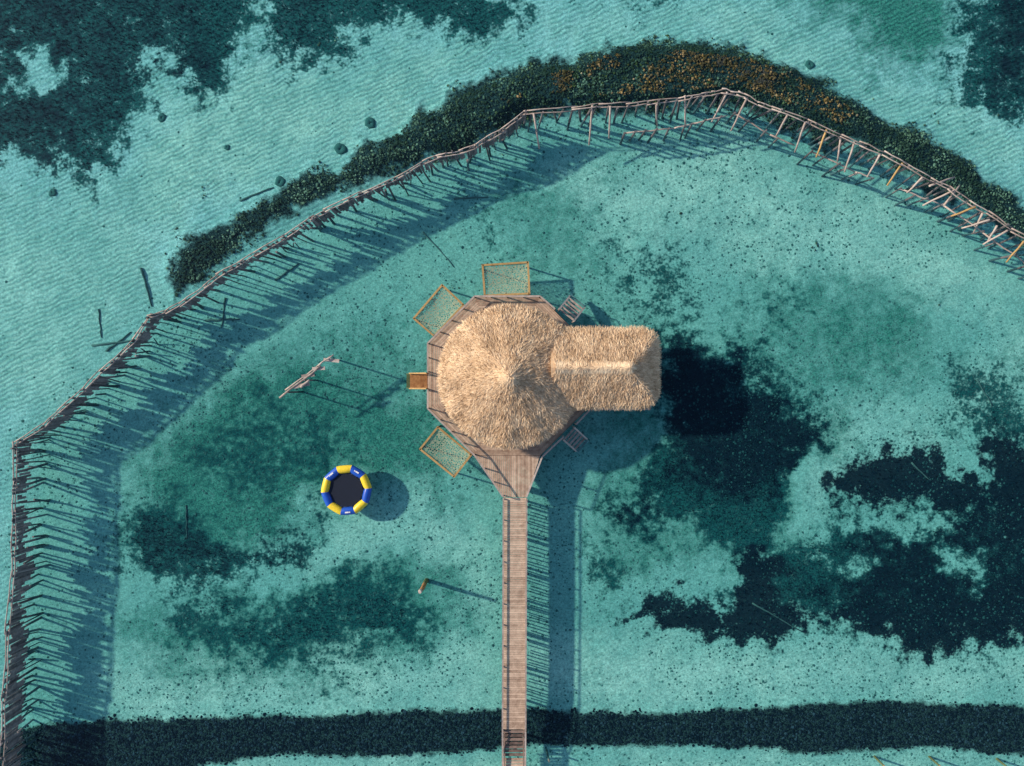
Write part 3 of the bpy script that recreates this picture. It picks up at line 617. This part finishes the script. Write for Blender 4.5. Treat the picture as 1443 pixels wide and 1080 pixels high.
# ---------------------------------------------------------------- sunken logs, coral heads, stakes
def bedpt(px,py):
    p=W(px,py,BED); F=fields(np.array([p.x]),np.array([p.y])); p.z=float(bedz(np.array([p.x]),np.array([p.y]),F)[0]); return p
def slog(pairs,label,r=.08):
    mb=MB()
    for (a,b) in pairs:
        p,q=bedpt(*a),bedpt(*b); mb.log(p+Vector((0,0,r*.4)),q+Vector((0,0,r*.4)),r,r*.5,7,wob=.05,seg=6)
    tag(mb.build('sunken_log',M['old'],None,True),label,'log','waterlogged timbers lying on the sand')
slog([((338,283),(386,265))],'sunken dark log on pale sand outside the fence, above the rubble tip',.10)
slog([((596,327),(640,377))],'thin sunken log pointing down right toward the upper left net',.07)
slog([((199,378),(214,432))],'sunken log outside the fence just above the notch',.11)
slog([((139,436),(143,476))],'short upright sunken log far left outside the fence')
slog([((130,487),(205,478)),],'dark sunken plank crossing the fence foot left of the notch',.11)
slog([((150,495),(185,468))],'short dark sunken plank beside the plank at the fence foot',.10)
slog([((640,281),(688,278))],'short horizontal sunken log just inside the upper fence',.10)
slog([((262,712),(264,760))],'slim sunken log in the left seagrass bed',.06)
slog([((1284,652),(1312,678))],'sunken log in the darkest seagrass at right')
slog([((1376,535),(1398,572))],'sunken log near the right edge of the lagoon')
slog([((388,395),(422,372))],'sunken log in the fence shadow, left part of the arc',.11)
slog([((290,452),(338,450))],'sunken log lying in the shadow just inside the notch',.12)
slog([((318,420),(312,462))],'short sunken log touching the log inside the notch',.10)
slog([((1060,850),(1130,890))],'sunken log in the black seagrass right of the walkway')
def ring(px,py,r,label):
    p=bedpt(px,py); mb=MB(); n=14
    V=[];F=[]
    for i in range(n):
        a=2*math.pi*i/n; rr=r*.6*random.uniform(.8,1.2); tr_=r*.58*random.uniform(.7,1.2)
        for j in range(7):
            b=2*math.pi*j/7; V.append((p.x+(rr+tr_*math.cos(b))*math.cos(a),p.y+(rr+tr_*math.cos(b))*math.sin(a),p.z+.02+tr_*.5*math.sin(b)))
    for i in range(n):
        for j in range(7): F.append((i*7+j,((i+1)%n)*7+j,((i+1)%n)*7+(j+1)%7,i*7+(j+1)%7))
    mb.add(V,F,.3); tag(mb.build('coral_head',M['coral'],None,True),label,'coral','rounded coral heads on the outer sand')
ring(228,166,.34,'small dark coral head just right of the upper left seagrass')
ring(522,174,.42,'coral head on bright sand above the middle of the fence')
ring(480,210,.46,'coral head at the upper edge of the rubble bank')
ring(395,257,.42,'coral head beside the thin part of the rubble bank')
ring(1141,92,.36,'coral head above the orange tinted rubble')
ring(75,272,.32,'small coral head below the upper left seagrass near the frame edge')
ring(320,208,.22,'tiny coral head on bare sand between seagrass and rubble bank')
for px,py,lb in ((1232,1066,'left short orange stake near the bottom right'),(1309,1066,'middle short orange stake near the bottom right'),(1404,1069,'rightmost short orange stake near the bottom edge'),(770,1057,'dark short stake right of the walkway foot')):
    p=bedpt(px,py); mb=MB(); mb.log((p.x,p.y,BED-.2),(p.x+.15,p.y-.15,.25),.1,.08,8,tone=1); tag(mb.build('wooden_stake',M['brown'] if px>800 else M['old'],None,True),lb,'stake')
# ---------------------------------------------------------------- camera and light
cd=bpy.data.cameras.new('camera'); cam=bpy.data.objects.new('camera',cd); col.objects.link(cam); cam.location=(0,0,H); cd.sensor_width=36; cd.lens=36*H/(1443/S); cd.clip_end=12000
bpy.context.scene.camera=cam
sl=bpy.data.lights.new('sun','SUN'); so=bpy.data.objects.new('sun',sl); col.objects.link(so); sl.energy=5; sl.angle=math.radians(1.6); sl.color=(1,.86,.68)
el=math.radians(SUN_EL); d=Vector((math.cos(SUN_DIR)*math.cos(el),math.sin(SUN_DIR)*math.cos(el),-math.sin(el))); so.rotation_euler=d.to_track_quat('-Z','Y').to_euler(); so.location=(-30,10,30)
w=bpy.data.worlds.new('World'); bpy.context.scene.world=w; w.use_nodes=True; nt=w.node_tree; bg=nt.nodes['Background']; sk=nt.nodes.new('ShaderNodeTexSky'); sk.sky_type='NISHITA'; sk.sun_disc=False
sk.sun_elevation=el; sk.sun_rotation=math.atan2(-d.x,-d.y); nt.links.new(sk.outputs[0],bg.inputs[0]); bg.inputs[1].default_value=.14
bpy.context.scene.view_settings.view_transform='Standard'; bpy.context.scene.view_settings.look='None'
